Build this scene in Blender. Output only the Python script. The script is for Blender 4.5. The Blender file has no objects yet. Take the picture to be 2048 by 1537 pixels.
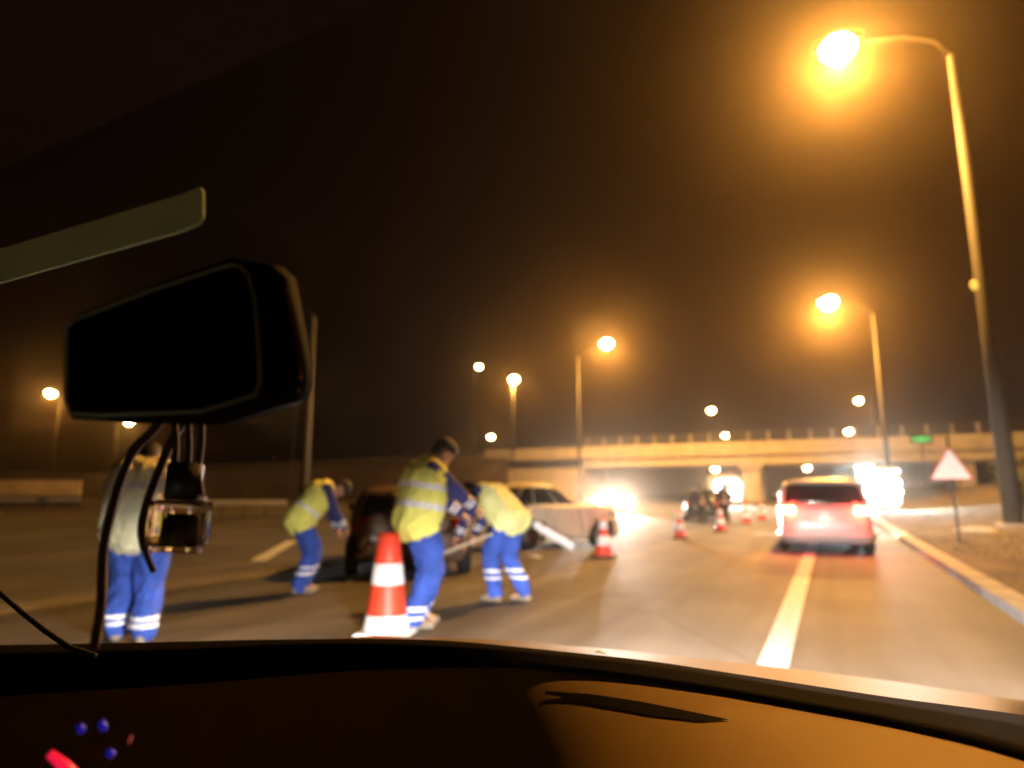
import bpy, bmesh, math, random
from mathutils import Vector, Matrix, Quaternion, noise
random.seed(7); noise.seed_set(7)
S = bpy.context.scene
COL = S.collection
R = math.radians

# ---------------------------------------------------------------- camera
YAW, PITCH, CH = R(26.62), R(9.85), 1.30
cd = bpy.data.cameras.new('camera'); cam = bpy.data.objects.new('camera', cd); COL.objects.link(cam)
cam.location = (0, 0, CH); cam.rotation_euler = (R(90) + PITCH, 0, YAW)
cd.sensor_width = 36; cd.lens = 36 * 1250 / 2048
cd.clip_start = .02; cd.clip_end = 3000
cd.dof.use_dof = True; cd.dof.focus_distance = .95; cd.dof.aperture_fstop = 2.2
S.camera = cam
# ---------------------------------------------------------------- world and exposure (night: no sun)
w = bpy.data.worlds.new('World'); S.world = w; w.use_nodes = True
nt = w.node_tree; bg = nt.nodes['Background']
sky = nt.nodes.new('ShaderNodeTexSky'); sky.sky_type = 'NISHITA'; sky.sun_disc = False
sky.sun_elevation = R(-6); sky.sun_rotation = R(200)
mx = nt.nodes.new('ShaderNodeMix'); mx.data_type = 'RGBA'; mx.inputs[0].default_value = .97
nt.links.new(sky.outputs[0], mx.inputs[6]); mx.inputs[7].default_value = (.055, .024, .022, 1)
nt.links.new(mx.outputs[2], bg.inputs[0]); bg.inputs[1].default_value = .005
S.view_settings.view_transform = 'Standard'; S.view_settings.look = 'None'
S.view_settings.exposure = 2.1; S.view_settings.gamma = 1
cy = S.cycles
cy.use_denoising = True; cy.sample_clamp_indirect = 2.0; cy.max_bounces = 6; cy.diffuse_bounces = 2
cy.glossy_bounces = 3; cy.transmission_bounces = 6; cy.volume_bounces = 0; cy.transparent_max_bounces = 8
cy.use_light_tree = True; cy.use_adaptive_sampling = False; cy.caustics_reflective = False; cy.caustics_refractive = False

SOD = (1.0, .45, .075)
LK = .55   # strength of the street lamps
# ---------------------------------------------------------------- helpers
FW = (-math.sin(YAW), math.cos(YAW)); RT = (math.cos(YAW), math.sin(YAW))
def at(px, depth, z):
    """world point seen in photo column px (2048 wide) for ground depth (m along the view) and height z"""
    k = (px - 1024) / 1250
    # forward component along optical axis for this height
    c = depth * math.cos(PITCH) + (z - CH) * math.sin(PITCH)
    r = k * c
    return Vector((FW[0] * depth + RT[0] * r, FW[1] * depth + RT[1] * r, z))
def look(x, y, d):
    """world point at ground depth d seen at photo pixel (x, y)"""
    u = x - 1024; v = y - 768.5
    a = 1250 * math.cos(PITCH) + v * math.sin(PITCH); z = 1250 * math.sin(PITCH) - v * math.cos(PITCH)
    t = d / a
    return Vector(((a * FW[0] + u * RT[0]) * t, (a * FW[1] + u * RT[1]) * t, CH + z * t))
def onz(x, y, z0):
    u = x - 1024; v = y - 768.5
    a = 1250 * math.cos(PITCH) + v * math.sin(PITCH); z = 1250 * math.sin(PITCH) - v * math.cos(PITCH)
    t = (z0 - CH) / z
    return Vector(((a * FW[0] + u * RT[0]) * t, (a * FW[1] + u * RT[1]) * t, z0))

def mat(name, col, rough=.6, metal=0, noise_amt=.15, nscale=8, bump=0, bscale=40, emit=None, estr=0, coat=0, spec=.5):
    m = bpy.data.materials.new(name); m.use_nodes = True; t = m.node_tree; b = t.nodes['Principled BSDF']
    b.inputs['Roughness'].default_value = rough; b.inputs['Metallic'].default_value = metal
    b.inputs['Specular IOR Level'].default_value = spec
    b.inputs['Coat Weight'].default_value = coat
    tc = t.nodes.new('ShaderNodeTexCoord')
    if noise_amt > 0:
        n = t.nodes.new('ShaderNodeTexNoise'); n.inputs['Scale'].default_value = nscale; n.inputs['Detail'].default_value = 5
        t.links.new(tc.outputs['Object'], n.inputs['Vector'])
        r = t.nodes.new('ShaderNodeValToRGB'); r.color_ramp.elements[0].position = .3; r.color_ramp.elements[1].position = .7
        r.color_ramp.elements[0].color = tuple(c * (1 - noise_amt) for c in col) + (1,)
        r.color_ramp.elements[1].color = tuple(min(1, c * (1 + noise_amt)) for c in col) + (1,)
        t.links.new(n.outputs['Fac'], r.inputs[0]); t.links.new(r.outputs[0], b.inputs['Base Color'])
    else:
        b.inputs['Base Color'].default_value = (*col, 1)
    if bump:
        n2 = t.nodes.new('ShaderNodeTexNoise'); n2.inputs['Scale'].default_value = bscale; n2.inputs['Detail'].default_value = 4
        t.links.new(tc.outputs['Object'], n2.inputs['Vector'])
        bp = t.nodes.new('ShaderNodeBump'); bp.inputs['Strength'].default_value = bump; bp.inputs['Distance'].default_value = .02
        t.links.new(n2.outputs['Fac'], bp.inputs['Height']); t.links.new(bp.outputs[0], b.inputs['Normal'])
    if emit:
        b.inputs['Emission Color'].default_value = (*emit, 1); b.inputs['Emission Strength'].default_value = estr
        m.cycles.emission_sampling = 'NONE'
    return m

M = dict(
    asphalt=mat('asphalt', (.075, .068, .06), .74, noise_amt=.35, nscale=.5, bump=.35, bscale=45),
    asphalt_old=mat('old asphalt', (.05, .045, .04), .7, noise_amt=.45, nscale=.3, bump=.3, bscale=30),
    paint=mat('road paint', (.40, .43, .50), .6, noise_amt=.22, nscale=9, bump=.1),
    worn=mat('worn road paint', (.17, .15, .12), .75, noise_amt=.5, nscale=3, bump=.1),
    kerb=mat('kerb concrete', (.30, .29, .28), .8, noise_amt=.2, nscale=3, bump=.2),
    soil=mat('dry soil', (.085, .065, .03), .95, noise_amt=.5, nscale=1.1, bump=.6, bscale=12),
    soil_dark=mat('embankment soil', (.055, .033, .018), .95, noise_amt=.5, nscale=.25, bump=.6, bscale=5),
    concrete=mat('bridge concrete', (.40, .36, .29), .85, noise_amt=.16, nscale=.6, bump=.15, bscale=8),
    steel=mat('galvanised steel', (.22, .21, .19), .6, .2, noise_amt=.12, nscale=6),
    pole=mat('pole concrete', (.055, .05, .042), .75, noise_amt=.14, nscale=4, bump=.1),
    darksteel=mat('dark steel', (.06, .05, .045), .6, .3),
    arm_steel=mat('weathered steel arm', (.022, .018, .014), .9, noise_amt=.2, spec=.1),
    black=mat('black plastic', (.012, .012, .013), .5, noise_amt=.1),
    rubber=mat('rubber', (.016, .016, .016), .85, noise_amt=.2, bump=.2),
    glass=mat('dark car glass', (.012, .012, .014), .08, noise_amt=0, spec=.8),
    chrome=mat('bright trim', (.7, .7, .7), .2, 1, noise_amt=.05),
    sodium=mat('sodium lens', (1, .8, .5), .3, noise_amt=0, emit=(1, .66, .22), estr=40),
    sodium_far=mat('far sodium lens', (1, .8, .5), .3, noise_amt=0, emit=(1, .62, .22), estr=22),
    white_lamp=mat('lit headlamp lens', (1, 1, 1), .2, noise_amt=0, emit=(1, .93, .86), estr=16),
    work_lamp=mat('lit work lamp lens', (1, 1, 1), .2, noise_amt=0, emit=(.32, .68, 1), estr=.8),
    warm_lamp=mat('lit warm lamp lens', (1, .9, .6), .2, noise_amt=0, emit=(1, .85, .45), estr=8),
    red_lamp=mat('lit tail lamp', (.7, .02, .01), .2, noise_amt=0, emit=(1, .26, .12), estr=8),
    red_dull=mat('red lamp lens', (.42, .02, .012), .25, noise_amt=.1),
    plate=mat('number plate', (.8, .78, .74), .5, noise_amt=.05),
    skin=mat('skin', (.50, .27, .17), .55, noise_amt=.08, nscale=20),
    hair=mat('dark hair', (.02, .014, .01), .7, noise_amt=.3, nscale=60, bump=.4, bscale=150),
    blue=mat('blue work cloth', (.035, .085, .42), .9, noise_amt=.3, nscale=5, bump=.5, bscale=18),
    navy=mat('navy work cloth', (.03, .035, .16), .9, noise_amt=.25, nscale=5, bump=.5, bscale=18),
    vest=mat('yellow vest cloth', (.93, .90, .20), .8, noise_amt=.08, nscale=6, bump=.35, bscale=14),
    vest_pale=mat('pale yellow vest cloth', (.86, .85, .36), .8, noise_amt=.1, nscale=6, bump=.35, bscale=14),
    vest_brightened=mat('brightened yellow vest cloth', (.95, .92, .62), .8, noise_amt=.08, nscale=6, bump=.35, bscale=14),  # vest copy whitened, stronger light on it put into the colour
    strip=mat('reflective strip', (.86, .85, .90), .35, noise_amt=.05),
    darkcloth=mat('dark cloth', (.007, .006, .006), .9, noise_amt=.3),
    shoe=mat('beige work shoe', (.24, .19, .14), .8, noise_amt=.2),
    cone_red=mat('cone red plastic', (.80, .06, .025), .5, noise_amt=.06),
    cone_white=mat('cone white band', (.92, .90, .88), .4, noise_amt=.04),
)
def road_detail(m, amt=1.0):
    t = m.node_tree; b = t.nodes['Principled BSDF']; src = b.inputs['Base Color'].links[0].from_socket
    tc = t.nodes.new('ShaderNodeTexCoord'); cur = src
    def mul(cur, fac_socket, lo, hi, p0=.35, p1=.65):
        r = t.nodes.new('ShaderNodeValToRGB'); r.color_ramp.elements[0].position = p0; r.color_ramp.elements[1].position = p1
        r.color_ramp.elements[0].color = (lo,) * 3 + (1,); r.color_ramp.elements[1].color = (hi,) * 3 + (1,)
        x = t.nodes.new('ShaderNodeMix'); x.data_type = 'RGBA'; x.blend_type = 'MULTIPLY'; x.inputs[0].default_value = 1
        t.links.new(fac_socket, r.inputs[0]); t.links.new(cur, x.inputs[6]); t.links.new(r.outputs[0], x.inputs[7]); return x.outputs[2]
    for sc, nsc, lo, hi in (((1.6, .04, 1), 1.0, .62, 1.35), ((.5, .12, 1), 1.4, .6, 1.4), ((9, 9, 9), 6, .75, 1.25)):
        mp_ = t.nodes.new('ShaderNodeMapping'); mp_.inputs['Scale'].default_value = sc; t.links.new(tc.outputs['Object'], mp_.inputs[0])
        n = t.nodes.new('ShaderNodeTexNoise'); n.inputs['Scale'].default_value = nsc; n.inputs['Detail'].default_value = 4; t.links.new(mp_.outputs[0], n.inputs[0])
        cur = mul(cur, n.outputs['Fac'], lo, hi)
    v = t.nodes.new('ShaderNodeTexVoronoi'); v.feature = 'DISTANCE_TO_EDGE'; v.inputs['Scale'].default_value = .22
    n = t.nodes.new('ShaderNodeTexNoise'); n.inputs['Scale'].default_value = 1.2
    ad = t.nodes.new('ShaderNodeMix'); ad.data_type = 'RGBA'; ad.inputs[0].default_value = .12
    t.links.new(tc.outputs['Object'], n.inputs[0]); t.links.new(tc.outputs['Object'], ad.inputs[6]); t.links.new(n.outputs['Color'], ad.inputs[7]); t.links.new(ad.outputs[2], v.inputs[0])
    cur = mul(cur, v.outputs['Distance'], .7, 1.0, .004, .012)
    t.links.new(cur, b.inputs['Base Color'])
for k_ in ('asphalt', 'asphalt_old'): road_detail(M[k_])
def tag(o, label=None, cat=None, group=None, kind=None):
    if label: o['label'] = label
    if cat: o['category'] = cat
    if group: o['group'] = group
    if kind: o['kind'] = kind
    return o
def empty(name, loc=(0, 0, 0), rz=0, label=None, cat=None, group=None):
    o = bpy.data.objects.new(name, None); COL.objects.link(o); o.location = loc; o.rotation_euler = (0, 0, rz)
    o.empty_display_size = .2
    return tag(o, label, cat, group)
def obj(name, bm, m, parent=None, smooth=False, loc=None):
    me = bpy.data.meshes.new(name)
    bmesh.ops.recalc_face_normals(bm, faces=bm.faces[:])
    bm.to_mesh(me); bm.free()
    for x in (m if isinstance(m, (list, tuple)) else [m]): me.materials.append(M[x] if isinstance(x, str) else x)
    if smooth:
        for p in me.polygons: p.use_smooth = True
    o = bpy.data.objects.new(name, me); COL.objects.link(o)
    if parent: o.parent = parent
    if loc is not None: o.location = loc
    return o
def NB(): return bmesh.new()
def box(bm, c, s, rot=None, bev=0, mi=0):
    r = bmesh.ops.create_cube(bm, size=1)
    vs = r['verts']; mt = Matrix.Translation(Vector(c)) @ (rot.to_4x4() if rot else Matrix()) @ Matrix.Diagonal((*s, 1))
    bmesh.ops.transform(bm, matrix=mt, verts=vs)
    fs = set(f for v in vs for f in v.link_faces)
    if bev:
        es = list(set(e for v in vs for e in v.link_edges))
        q = bmesh.ops.bevel(bm, geom=es, offset=bev, segments=2, affect='EDGES')
        fs = set(q['faces']) | set(f for f in fs if f.is_valid)
    for f in fs:
        if f.is_valid: f.material_index = mi
def frame(d):
    d = Vector(d).normalized(); a = Vector((0, 0, 1)) if abs(d.z) < .95 else Vector((1, 0, 0))
    u = d.cross(a).normalized(); return u, d.cross(u).normalized()
def tube(bm, pts, rad, seg=10, cap=True, flat=1, mi=0):
    pts = [Vector(p) for p in pts]; n = len(pts); rad = rad if isinstance(rad, (list, tuple)) else [rad] * n
    rings = []; u = None
    for i, p in enumerate(pts):
        d = (pts[min(i + 1, n - 1)] - pts[max(i - 1, 0)]).normalized()
        if u is None: u, _ = frame(d)
        u = (u - d * u.dot(d)).normalized(); v = d.cross(u)
        rings.append([bm.verts.new(p + (u * math.cos(6.28318 * k / seg) + v * flat * math.sin(6.28318 * k / seg)) * rad[i]) for k in range(seg)])
    for a, b in zip(rings, rings[1:]):
        for k in range(seg):
            bm.faces.new((a[k], a[(k + 1) % seg], b[(k + 1) % seg], b[k])).material_index = mi
    if cap:
        bm.faces.new(rings[0]).material_index = mi; bm.faces.new(rings[-1]).material_index = mi
def lathe(bm, prof, seg=24, c=(0, 0, 0), mis=None):
    rings = [[bm.verts.new((c[0] + r * math.cos(6.28318 * k / seg), c[1] + r * math.sin(6.28318 * k / seg), c[2] + z)) for k in range(seg)] for r, z in prof]
    for i, (a, b) in enumerate(zip(rings, rings[1:])):
        for k in range(seg):
            bm.faces.new((a[k], a[(k + 1) % seg], b[(k + 1) % seg], b[k])).material_index = mis[i] if mis else 0
    bm.faces.new(rings[0]); bm.faces.new(rings[-1]).material_index = mis[-1] if mis else 0
def poly_prism(bm, pts, nrm, th):
    n = Vector(nrm).normalized() * th
    a = [bm.verts.new(p) for p in pts]; b = [bm.verts.new(Vector(p) + n) for p in pts]
    bm.faces.new(a); bm.faces.new(b[::-1])
    for i in range(len(a)): bm.faces.new((a[i], a[(i + 1) % len(a)], b[(i + 1) % len(a)], b[i]))
def sheet(name, pts, m, z=None, label=None, kind='structure', cat=None):
    bm = NB(); bm.faces.new([bm.verts.new((p[0], p[1], p[2] if z is None else z)) for p in pts])
    o = obj(name, bm, m); tag(o, label, cat, None, kind)
    return o
def lamp(kind, loc, energy, color, parent=None, radius=.1, target=None, size=None, blend=.5, name='bulb'):
    l = bpy.data.lights.new(name, kind); l.energy = energy; l.color = color; l.shadow_soft_size = radius
    o = bpy.data.objects.new(name, l); COL.objects.link(o); o.location = loc
    if kind == 'SPOT': l.spot_size = R(size); l.spot_blend = blend
    if target is not None:
        o.rotation_euler = (Vector(target) - Vector(loc)).to_track_quat('-Z', 'Y').to_euler()
    if parent: o.parent = parent
    return o

# ================================================================ GROUND
bm = NB()
XS = [-600, -200, -90, -60, -40, -25, -12, -8.6, 1.66, 6, 9, 14, 22, 40, 90, 400]
YS = [-40, 0, 20, 40, 60, 80, 110, 160, 300, 900]
def gz(x, y):
    z = -.02
    if x > 8: z += min(3.2, (x - 8) * .32) * min(1, max(0, (y - 10) / 30))
    return z
g = [[bm.verts.new((x, y, gz(x, y))) for x in XS] for y in YS]
for j in range(len(YS) - 1):
    for i in range(len(XS) - 1): bm.faces.new((g[j][i], g[j][i + 1], g[j + 1][i + 1], g[j + 1][i]))
tag(obj('ground', bm, 'soil', smooth=True), kind='structure')
sheet('road', [(-8.9, -30), (1.62, -30), (1.62, 700), (-8.9, 700)], 'asphalt', 0.0)
sheet('opposite_road', [(-31, -30), (-13.4, -30), (-13.4, 700), (-31, 700)], 'asphalt_old', 0.0)
sheet('median', [(-13.4, -30), (-8.9, -30), (-8.9, 700), (-13.4, 700)], 'asphalt_old', .004)
bm = NB()
for x0, x1, y0, y1 in [(-.57, -.40, 1, 7.2)] : pass
def strip_q(bm, x0, x1, y0, y1, z=.005):
    n = max(1, int((y1 - y0) / 4))
    for i in range(n):
        a = y0 + (y1 - y0) * i / n; b = y0 + (y1 - y0) * (i + 1) / n
        bm.faces.new([bm.verts.new(p) for p in ((x0, a, z), (x1, a, z), (x1, b, z), (x0, b, z))])
strip_q(bm, -.60, -.38, -2, 120)
tag(obj('edge_marking', bm, 'paint'), kind='structure')
bm = NB()
for k in range(-1, 16): strip_q(bm, -4.25, -4.10, 4.5 + k * 9 - 3, 4.5 + k * 9)
tag(obj('lane_marking', bm, 'worn'), kind='structure')
bm = NB(); strip_q(bm, -8.30, -8.12, -10, 200)
tag(obj('verge_marking', bm, 'worn'), kind='structure')
bm = NB()
for k in range(0, 1):
    a = onz(515 - k * 150, 1122 + k * 9, .012); b = onz(585 - k * 190, 1082 + k * 3, .012)
    d = (b - a).normalized(); n = Vector((-d.y, d.x, 0)) * .16
    bm.faces.new([bm.verts.new(p) for p in (a - n, a + n, b + n, b - n)])
tag(obj('median_marking', bm, 'paint'), kind='structure')
# kerb: a real step
bm = NB()
for k in range(-4, 130):
    y = k * 1.0
    box(bm, (1.77, y + .5, .05), (.30, .985, .16), bev=.012)
tag(obj('kerb', bm, 'kerb'), kind='structure')
# verge behind the kerb, a low bank
bm = NB()
cols = [1.92, 2.6, 3.6, 5, 6.5, 8, 10.5]
rows = [-10 + i * .8 for i in range(120)]
gg = [[bm.verts.new((x, y, .10 + .05 * noise.noise(Vector((x * .8, y * .8, 0))) + (max(0, x - 5) * .1))) for x in cols] for y in rows]
for j in range(len(rows) - 1):
    for i in range(len(cols) - 1): bm.faces.new((gg[j][i], gg[j][i + 1], gg[j + 1][i + 1], gg[j + 1][i]))
tag(obj('verge', bm, 'soil', smooth=True), kind='structure')
# sparse grass on the verge
bm = NB(); rr = random.Random(3)
for k in range(5200):
    x = rr.uniform(2.0, 9.5); y = rr.uniform(5, 48); h = rr.uniform(.04, .16)
    if noise.noise(Vector((x * .6, y * .35, 4))) < -.05: continue
    z = .08 + max(0, x - 5) * .1
    a = rr.uniform(0, 6.28); dx, dy = math.cos(a) * .012, math.sin(a) * .012
    l = rr.uniform(-.05, .05)
    bm.faces.new([bm.verts.new(p) for p in ((x - dx, y - dy, z), (x + dx, y + dy, z), (x + l, y + l, z + h))])
M['grass'] = mat('dry grass', (.11, .10, .04), .9, noise_amt=.4)
tag(obj('grass', bm, 'grass'), 'sparse dry grass on the verge behind the kerb', 'grass', kind='stuff')

# ================================================================ BRIDGE
BY = 90
br = empty('road_bridge', (-10, BY, 0), 0, 'concrete road bridge crossing the whole motorway, railing along its top', 'bridge')
def inb(bm, c, s, bev=0): box(bm, (c[0] + 10, c[1] - BY, c[2]), s, bev=bev)
bm = NB(); inb(bm, (-5, BY + 6, 6.0), (90, 11.4, 1.9)); obj('deck', bm, 'concrete', br)
bm = NB(); inb(bm, (-5, BY + .05, 7.25), (90, .5, 1.75), .04); inb(bm, (-5, BY - .12, 6.42), (90, .3, .14)); obj('parapet', bm, 'concrete', br)
bm = NB(); inb(bm, (-5, BY + 11.9, 7.25), (90, .4, 1.75), .04); obj('parapet', bm, 'concrete', br)
for px in (-9.4, 14.8):
    for py in (1.6, 6, 10.4):
        bm = NB(); inb(bm, (px, BY + py, 2.5), (2.3 if px < 0 else 1.6, 1.2, 5.1), .1); obj('pier', bm, 'concrete', br)
bm = NB(); inb(bm, (-9.4, BY + 6, 4.75), (3.2, 11, .62), .05); obj('pier_cap', bm, 'concrete', br)
bm = NB(); inb(bm, (-39.5, BY + 6, 2.5), (13, 11.3, 5.2)); inb(bm, (-40, BY + .55, 4), (14, .5, 6.2)); obj('abutment', bm, 'concrete', br)
bm = NB(); inb(bm, (34, BY + 6, 2.5), (8, 11.3, 5.2)); obj('abutment', bm, 'concrete', br)
for k in range(27):
    x = -32.3 + k * 2.55
    bm = NB(); inb(bm, (x, BY + .05, 8.12 + .66), (.20, .2, 1.34), .02); obj('railing_post', bm, 'concrete', br)
bm = NB()
for z in (8.75, 9.35): tube(bm, [(-32.3 + 10, .05, z), (34 + 10, .05, z)], .045, 6)
obj('railing', bm, 'steel', br)
# embankments carrying the crossing road
def emb(name, x0, x1, z0, z1, label, m='soil_dark'):
    bm = NB(); n = 26; rows = []
    for i in range(n + 1):
        x = x0 + (x1 - x0) * i / n; h = z0 + (z1 - z0) * i / n
        prof = [(BY - 1 - h * 1.55, -.1), (BY - 1 - h * 1.0, h * .35), (BY - 1 - h * .5, h * .7), (BY - 1, h), (BY + 12, h), (BY + 12 + h * 1.5, -.1)]
        rows.append([bm.verts.new((x, y + .5 * noise.noise(Vector((x * .2, y * .2, z))), z + (.15 * noise.noise(Vector((x * .3, y * .3, 2))) if z > 0 else 0))) for y, z in prof])
    for a, b in zip(rows, rows[1:]):
        for k in range(5): bm.faces.new((a[k], a[k + 1], b[k + 1], b[k]))
    bm.faces.new(rows[0]); bm.faces.new(rows[-1])
    tag(obj(name, bm, m), label, None, None, 'structure')
emb('embankment', -46, -300, 6.8, 4.2, None)
emb('embankment', 38, 200, 6.5, 6, None)
# crash barrier along the embankment road
bm = NB(); tube(bm, [(-46, BY - .2, 7.35), (-120, BY - .2, 6.7), (-300, BY - .2, 4.9)], .16, 6); 
for k in range(70): box(bm, (-47 - k * 3, BY - .1, 6.6 - k * .03), (.12, .12, 1.5))
tag(obj('crash_barrier', bm, 'steel'), 'steel crash barrier along the top of the far left embankment', 'crash barrier')

# left: lit retaining wall and guard rails
a = at(-420, 58, 0); b = at(158, 64, 0)
wl = empty('retaining_wall', a, 0, 'low wall lit bright orange at the far left of the road', 'wall')
d = (b - a); ln = d.length; q = d.to_track_quat('X', 'Z').to_matrix()
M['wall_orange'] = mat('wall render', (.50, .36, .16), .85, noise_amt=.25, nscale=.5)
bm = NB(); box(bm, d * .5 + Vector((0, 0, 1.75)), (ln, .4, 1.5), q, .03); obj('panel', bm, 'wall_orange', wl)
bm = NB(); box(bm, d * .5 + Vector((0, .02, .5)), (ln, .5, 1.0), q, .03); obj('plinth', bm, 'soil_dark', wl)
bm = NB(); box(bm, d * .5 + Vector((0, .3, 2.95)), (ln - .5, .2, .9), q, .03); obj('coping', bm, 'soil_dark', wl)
def guard(p0, p1, label, sp=2.0, h=.78, group=None):
    p0, p1 = Vector(p0), Vector(p1); d = p1 - p0; L = d.length; q = d.to_track_quat('X', 'Z').to_matrix()
    e = empty('guard_rail', p0, 0, label, 'guard rail', group)
    bm = NB()
    for dz in (-.1, 0, .1): box(bm, d * .5 + Vector((0, 0, h + dz * .9)) + q @ Vector((0, -.03 if dz else -.07, 0)), (L, .04, .10), q, .01)
    obj('rail', bm, 'steel', e)
    n = int(L / sp)
    for k in range(n + 1):
        bm = NB(); box(bm, d * (k / max(n, 1)) + Vector((0, 0, h * .5)) + q @ Vector((0, .09, 0)), (.12, .12, h), q); obj('post', bm, 'darksteel', e)
guard(at(300, 30, 0), at(572, 33, 0), 'steel guard rail on short posts left of the bending worker in the background', .95)
guard(at(-150, 44, 0), at(158, 48, 0), 'pale guard rail in front of the orange lit wall', 2)
guard((3.0, 44, .1), (3.0, 86, .1), 'guard rail along the right verge beyond the warning sign', 2.5)

# ================================================================ STREET LAMPS
def street_lamp(base, top_z, dx, dy, rise, label, power=0, far=False, lens_r=.22, r0=.26, group='lit street lamps along the motorway', arm=True):
    e = empty('street_lamp', base, 0, label, 'street lamp', group)
    bz = base[2]; h = top_z - bz
    bm = NB(); tube(bm, [(0, 0, 0), (0, 0, h * .4), (0, 0, h)], [r0, r0 * .78, r0 * .48], 14); obj('pole', bm, 'pole', e, True)
    bm = NB(); box(bm, (0, 0, .12), (r0 * 3.2, r0 * 3.2, .24), bev=.03); obj('base', bm, 'concrete', e)
    end = Vector((dx, dy, h + rise)); L = Vector((dx, dy, 0)).length
    dirv = Vector((dx, dy, 0)).normalized() if L > .01 else Vector((1, 0, 0))
    if arm:
        bm = NB(); tube(bm, [(0, 0, h - .1), dirv * (L * .12) + Vector((0, 0, h + rise * .45)), dirv * (L * .4) + Vector((0, 0, h + rise * .8)), end], [r0 * .36, r0 * .26, r0 * .2, r0 * .16], 8)
        obj('arm', bm, 'arm_steel', e, True)
    s = lens_r / .22
    bm = NB(); r = bmesh.ops.create_uvsphere(bm, u_segments=14, v_segments=8, radius=1)
    q = dirv.to_track_quat('X', 'Z').to_matrix().to_4x4()
    bmesh.ops.transform(bm, matrix=Matrix.Translation(end + Vector((0, 0, .10 * s))) @ q @ Matrix.Diagonal((.5 * s, .26 * s, .16 * s, 1)), verts=r['verts'])
    hd = obj('lamp_head', bm, 'darksteel', e, True)
    bm = NB(); r = bmesh.ops.create_uvsphere(bm, u_segments=14, v_segments=8, radius=1)
    bmesh.ops.transform(bm, matrix=Matrix.Translation(end - Vector((0, 0, .04 * s))) @ q @ Matrix.Diagonal((.34 * s, .30 * s, .30 * s, 1)), verts=r['verts'])
    lens = obj('lens', bm, ('sodium_far' if far else 'sodium') if power >= 0 else 'darksteel', e, True)
    lens.visible_shadow = True
    if power > 0:
        lamp('POINT', end - Vector((0, 0, .42 * s)), power * LK * .45, SOD, e, .12)
        lamp('SPOT', end - Vector((0, 0, .44 * s)), power * LK * .55, SOD, e, .12, target=end + dirv * 7 - Vector((0, 0, 20)), size=150, blend=.35)
    return e
# right-hand row
street_lamp((5.6, 27.5, 0), 18.3, -3.85, 0, 1.75, 'nearest tall street lamp at the right edge, its huge glow at the top', 23000, lens_r=.46, r0=.30)
def lamp_at(px, py, depth, ppx, label, power=0, far=True, lens_r=.26, r0=.24, rise=.5, pole_top=None, base_z=0, group='lit street lamps along the motorway'):
    L = look(px, py, depth); b = at(ppx, depth, base_z); b.z = base_z
    tz = L.z - rise if pole_top is None else look(ppx, pole_top, depth).z
    v = L - Vector((b.x, b.y, 0))
    b2 = at(ppx, depth, tz)   # pole is vertical: keep the column of its top
    b.x, b.y = b2.x, b2.y; v = L - Vector((b.x, b.y, 0))
    return street_lamp(tuple(b), tz, v.x, v.y, L.z - tz, label, power, far, lens_r, r0, group)
lamp_at(1656, 602, 60, 1745, 'second street lamp from the right, tall pole left of the bright emergency vehicle', 24000, False, .58, .26, pole_top=630)
lamp_at(1213, 685, 75, 1155, 'street lamp with a wide halo in front of the left end of the bridge', 20000, False, .50, .22, pole_top=712)
lamp_at(1028, 757, 100, 1026, 'street lamp straight above its pole behind the left end of the bridge', 6000, True, .5, .2, base_z=6.5)
lamp_at(1717, 800, 121, 1740, 'small street lamp above the right end of the bridge, upper of the right-hand pair', 1500, True, .45, .2)
lamp_at(1697, 862, 170, 1716, 'small street lamp over the right end of the bridge, lower of the right-hand pair', 0, True, .62, .2)
lamp_at(1614, 935, 330, 1622, 'distant street lamp seen under the bridge above the van roof', 0, True, 1.1, .3)
lamp_at(1430, 937, 320, 1424, 'distant street lamp seen under the bridge left of the pier', 0, True, 1.1, .3)
lamp_at(1422, 820, 136, 1412, 'distant street lamp highest above the middle of the bridge', 0, True, .5, .16)
lamp_at(1451, 870, 190, 1446, 'distant street lamp just above the bridge railing near the pier', 0, True, .65, .2)
lamp_at(958, 733, 110, 950, 'small dim street lamp high left of the lamp behind the bridge end', 0, True, .32, .12, base_z=6.5)
lamp_at(982, 873, 200, 986, 'faint street lamp low over the embankment above the bent middle worker', 0, True, .6, .2, base_z=6)
lamp_at(597, 785, 112, 592, 'distant street lamp glowing beside the thick unlit pole', 0, True, .42, .14)
lamp_at(258, 843, 150, 236, 'distant street lamp below the rear-view mirror', 1500, True, .6, .18)
lamp_at(102, 785, 100, 122, 'distant street lamp at the far left beside the mirror frame', 4000, True, .5, .18)
e = at(606, 36, 0)
t_ = street_lamp(tuple(e), 11.6, -1.6, -.4, .6, 'thick street lamp pole without light between mirror and centre workers', -1, r0=.25, group='unlit lamp posts')

# ================================================================ SIGNS
sg = look(1903, 950, 15.6); sgb = empty('warning_sign', (sg.x, sg.y, .1), R(8), 'triangular warning sign with red border on the right verge', 'sign')
bm = NB(); tube(bm, [(.02, .06, 0), (.02, .06, 2.6)], .03, 8); obj('post', bm, 'darksteel', sgb)
def tri(rad, inset, y, th, corner):
    pts = []
    for k in range(3):
        a = R(90 + 120 * k); c = Vector((math.cos(a), 0, math.sin(a))) * (rad - corner * 2)
        for s in range(-3, 4):
            b = a + R(s * 20); pts.append(c + Vector((math.cos(b), 0, math.sin(b))) * corner + Vector((0, y, 0)))
    return pts
cz = sg.z + .15 - .1
M['sign_white'] = mat('sign white sheet', (.94, .92, .84), .4, noise_amt=.03)
M['sign_red'] = mat('sign red border', (.75, .12, .07), .4, noise_amt=.05)
bm = NB(); poly_prism(bm, [p + Vector((0, 0, cz)) for p in tri(.56, 0, 0, .02, .05)], (0, 1, 0), .02); obj('border', bm, 'sign_red', sgb)
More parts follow.
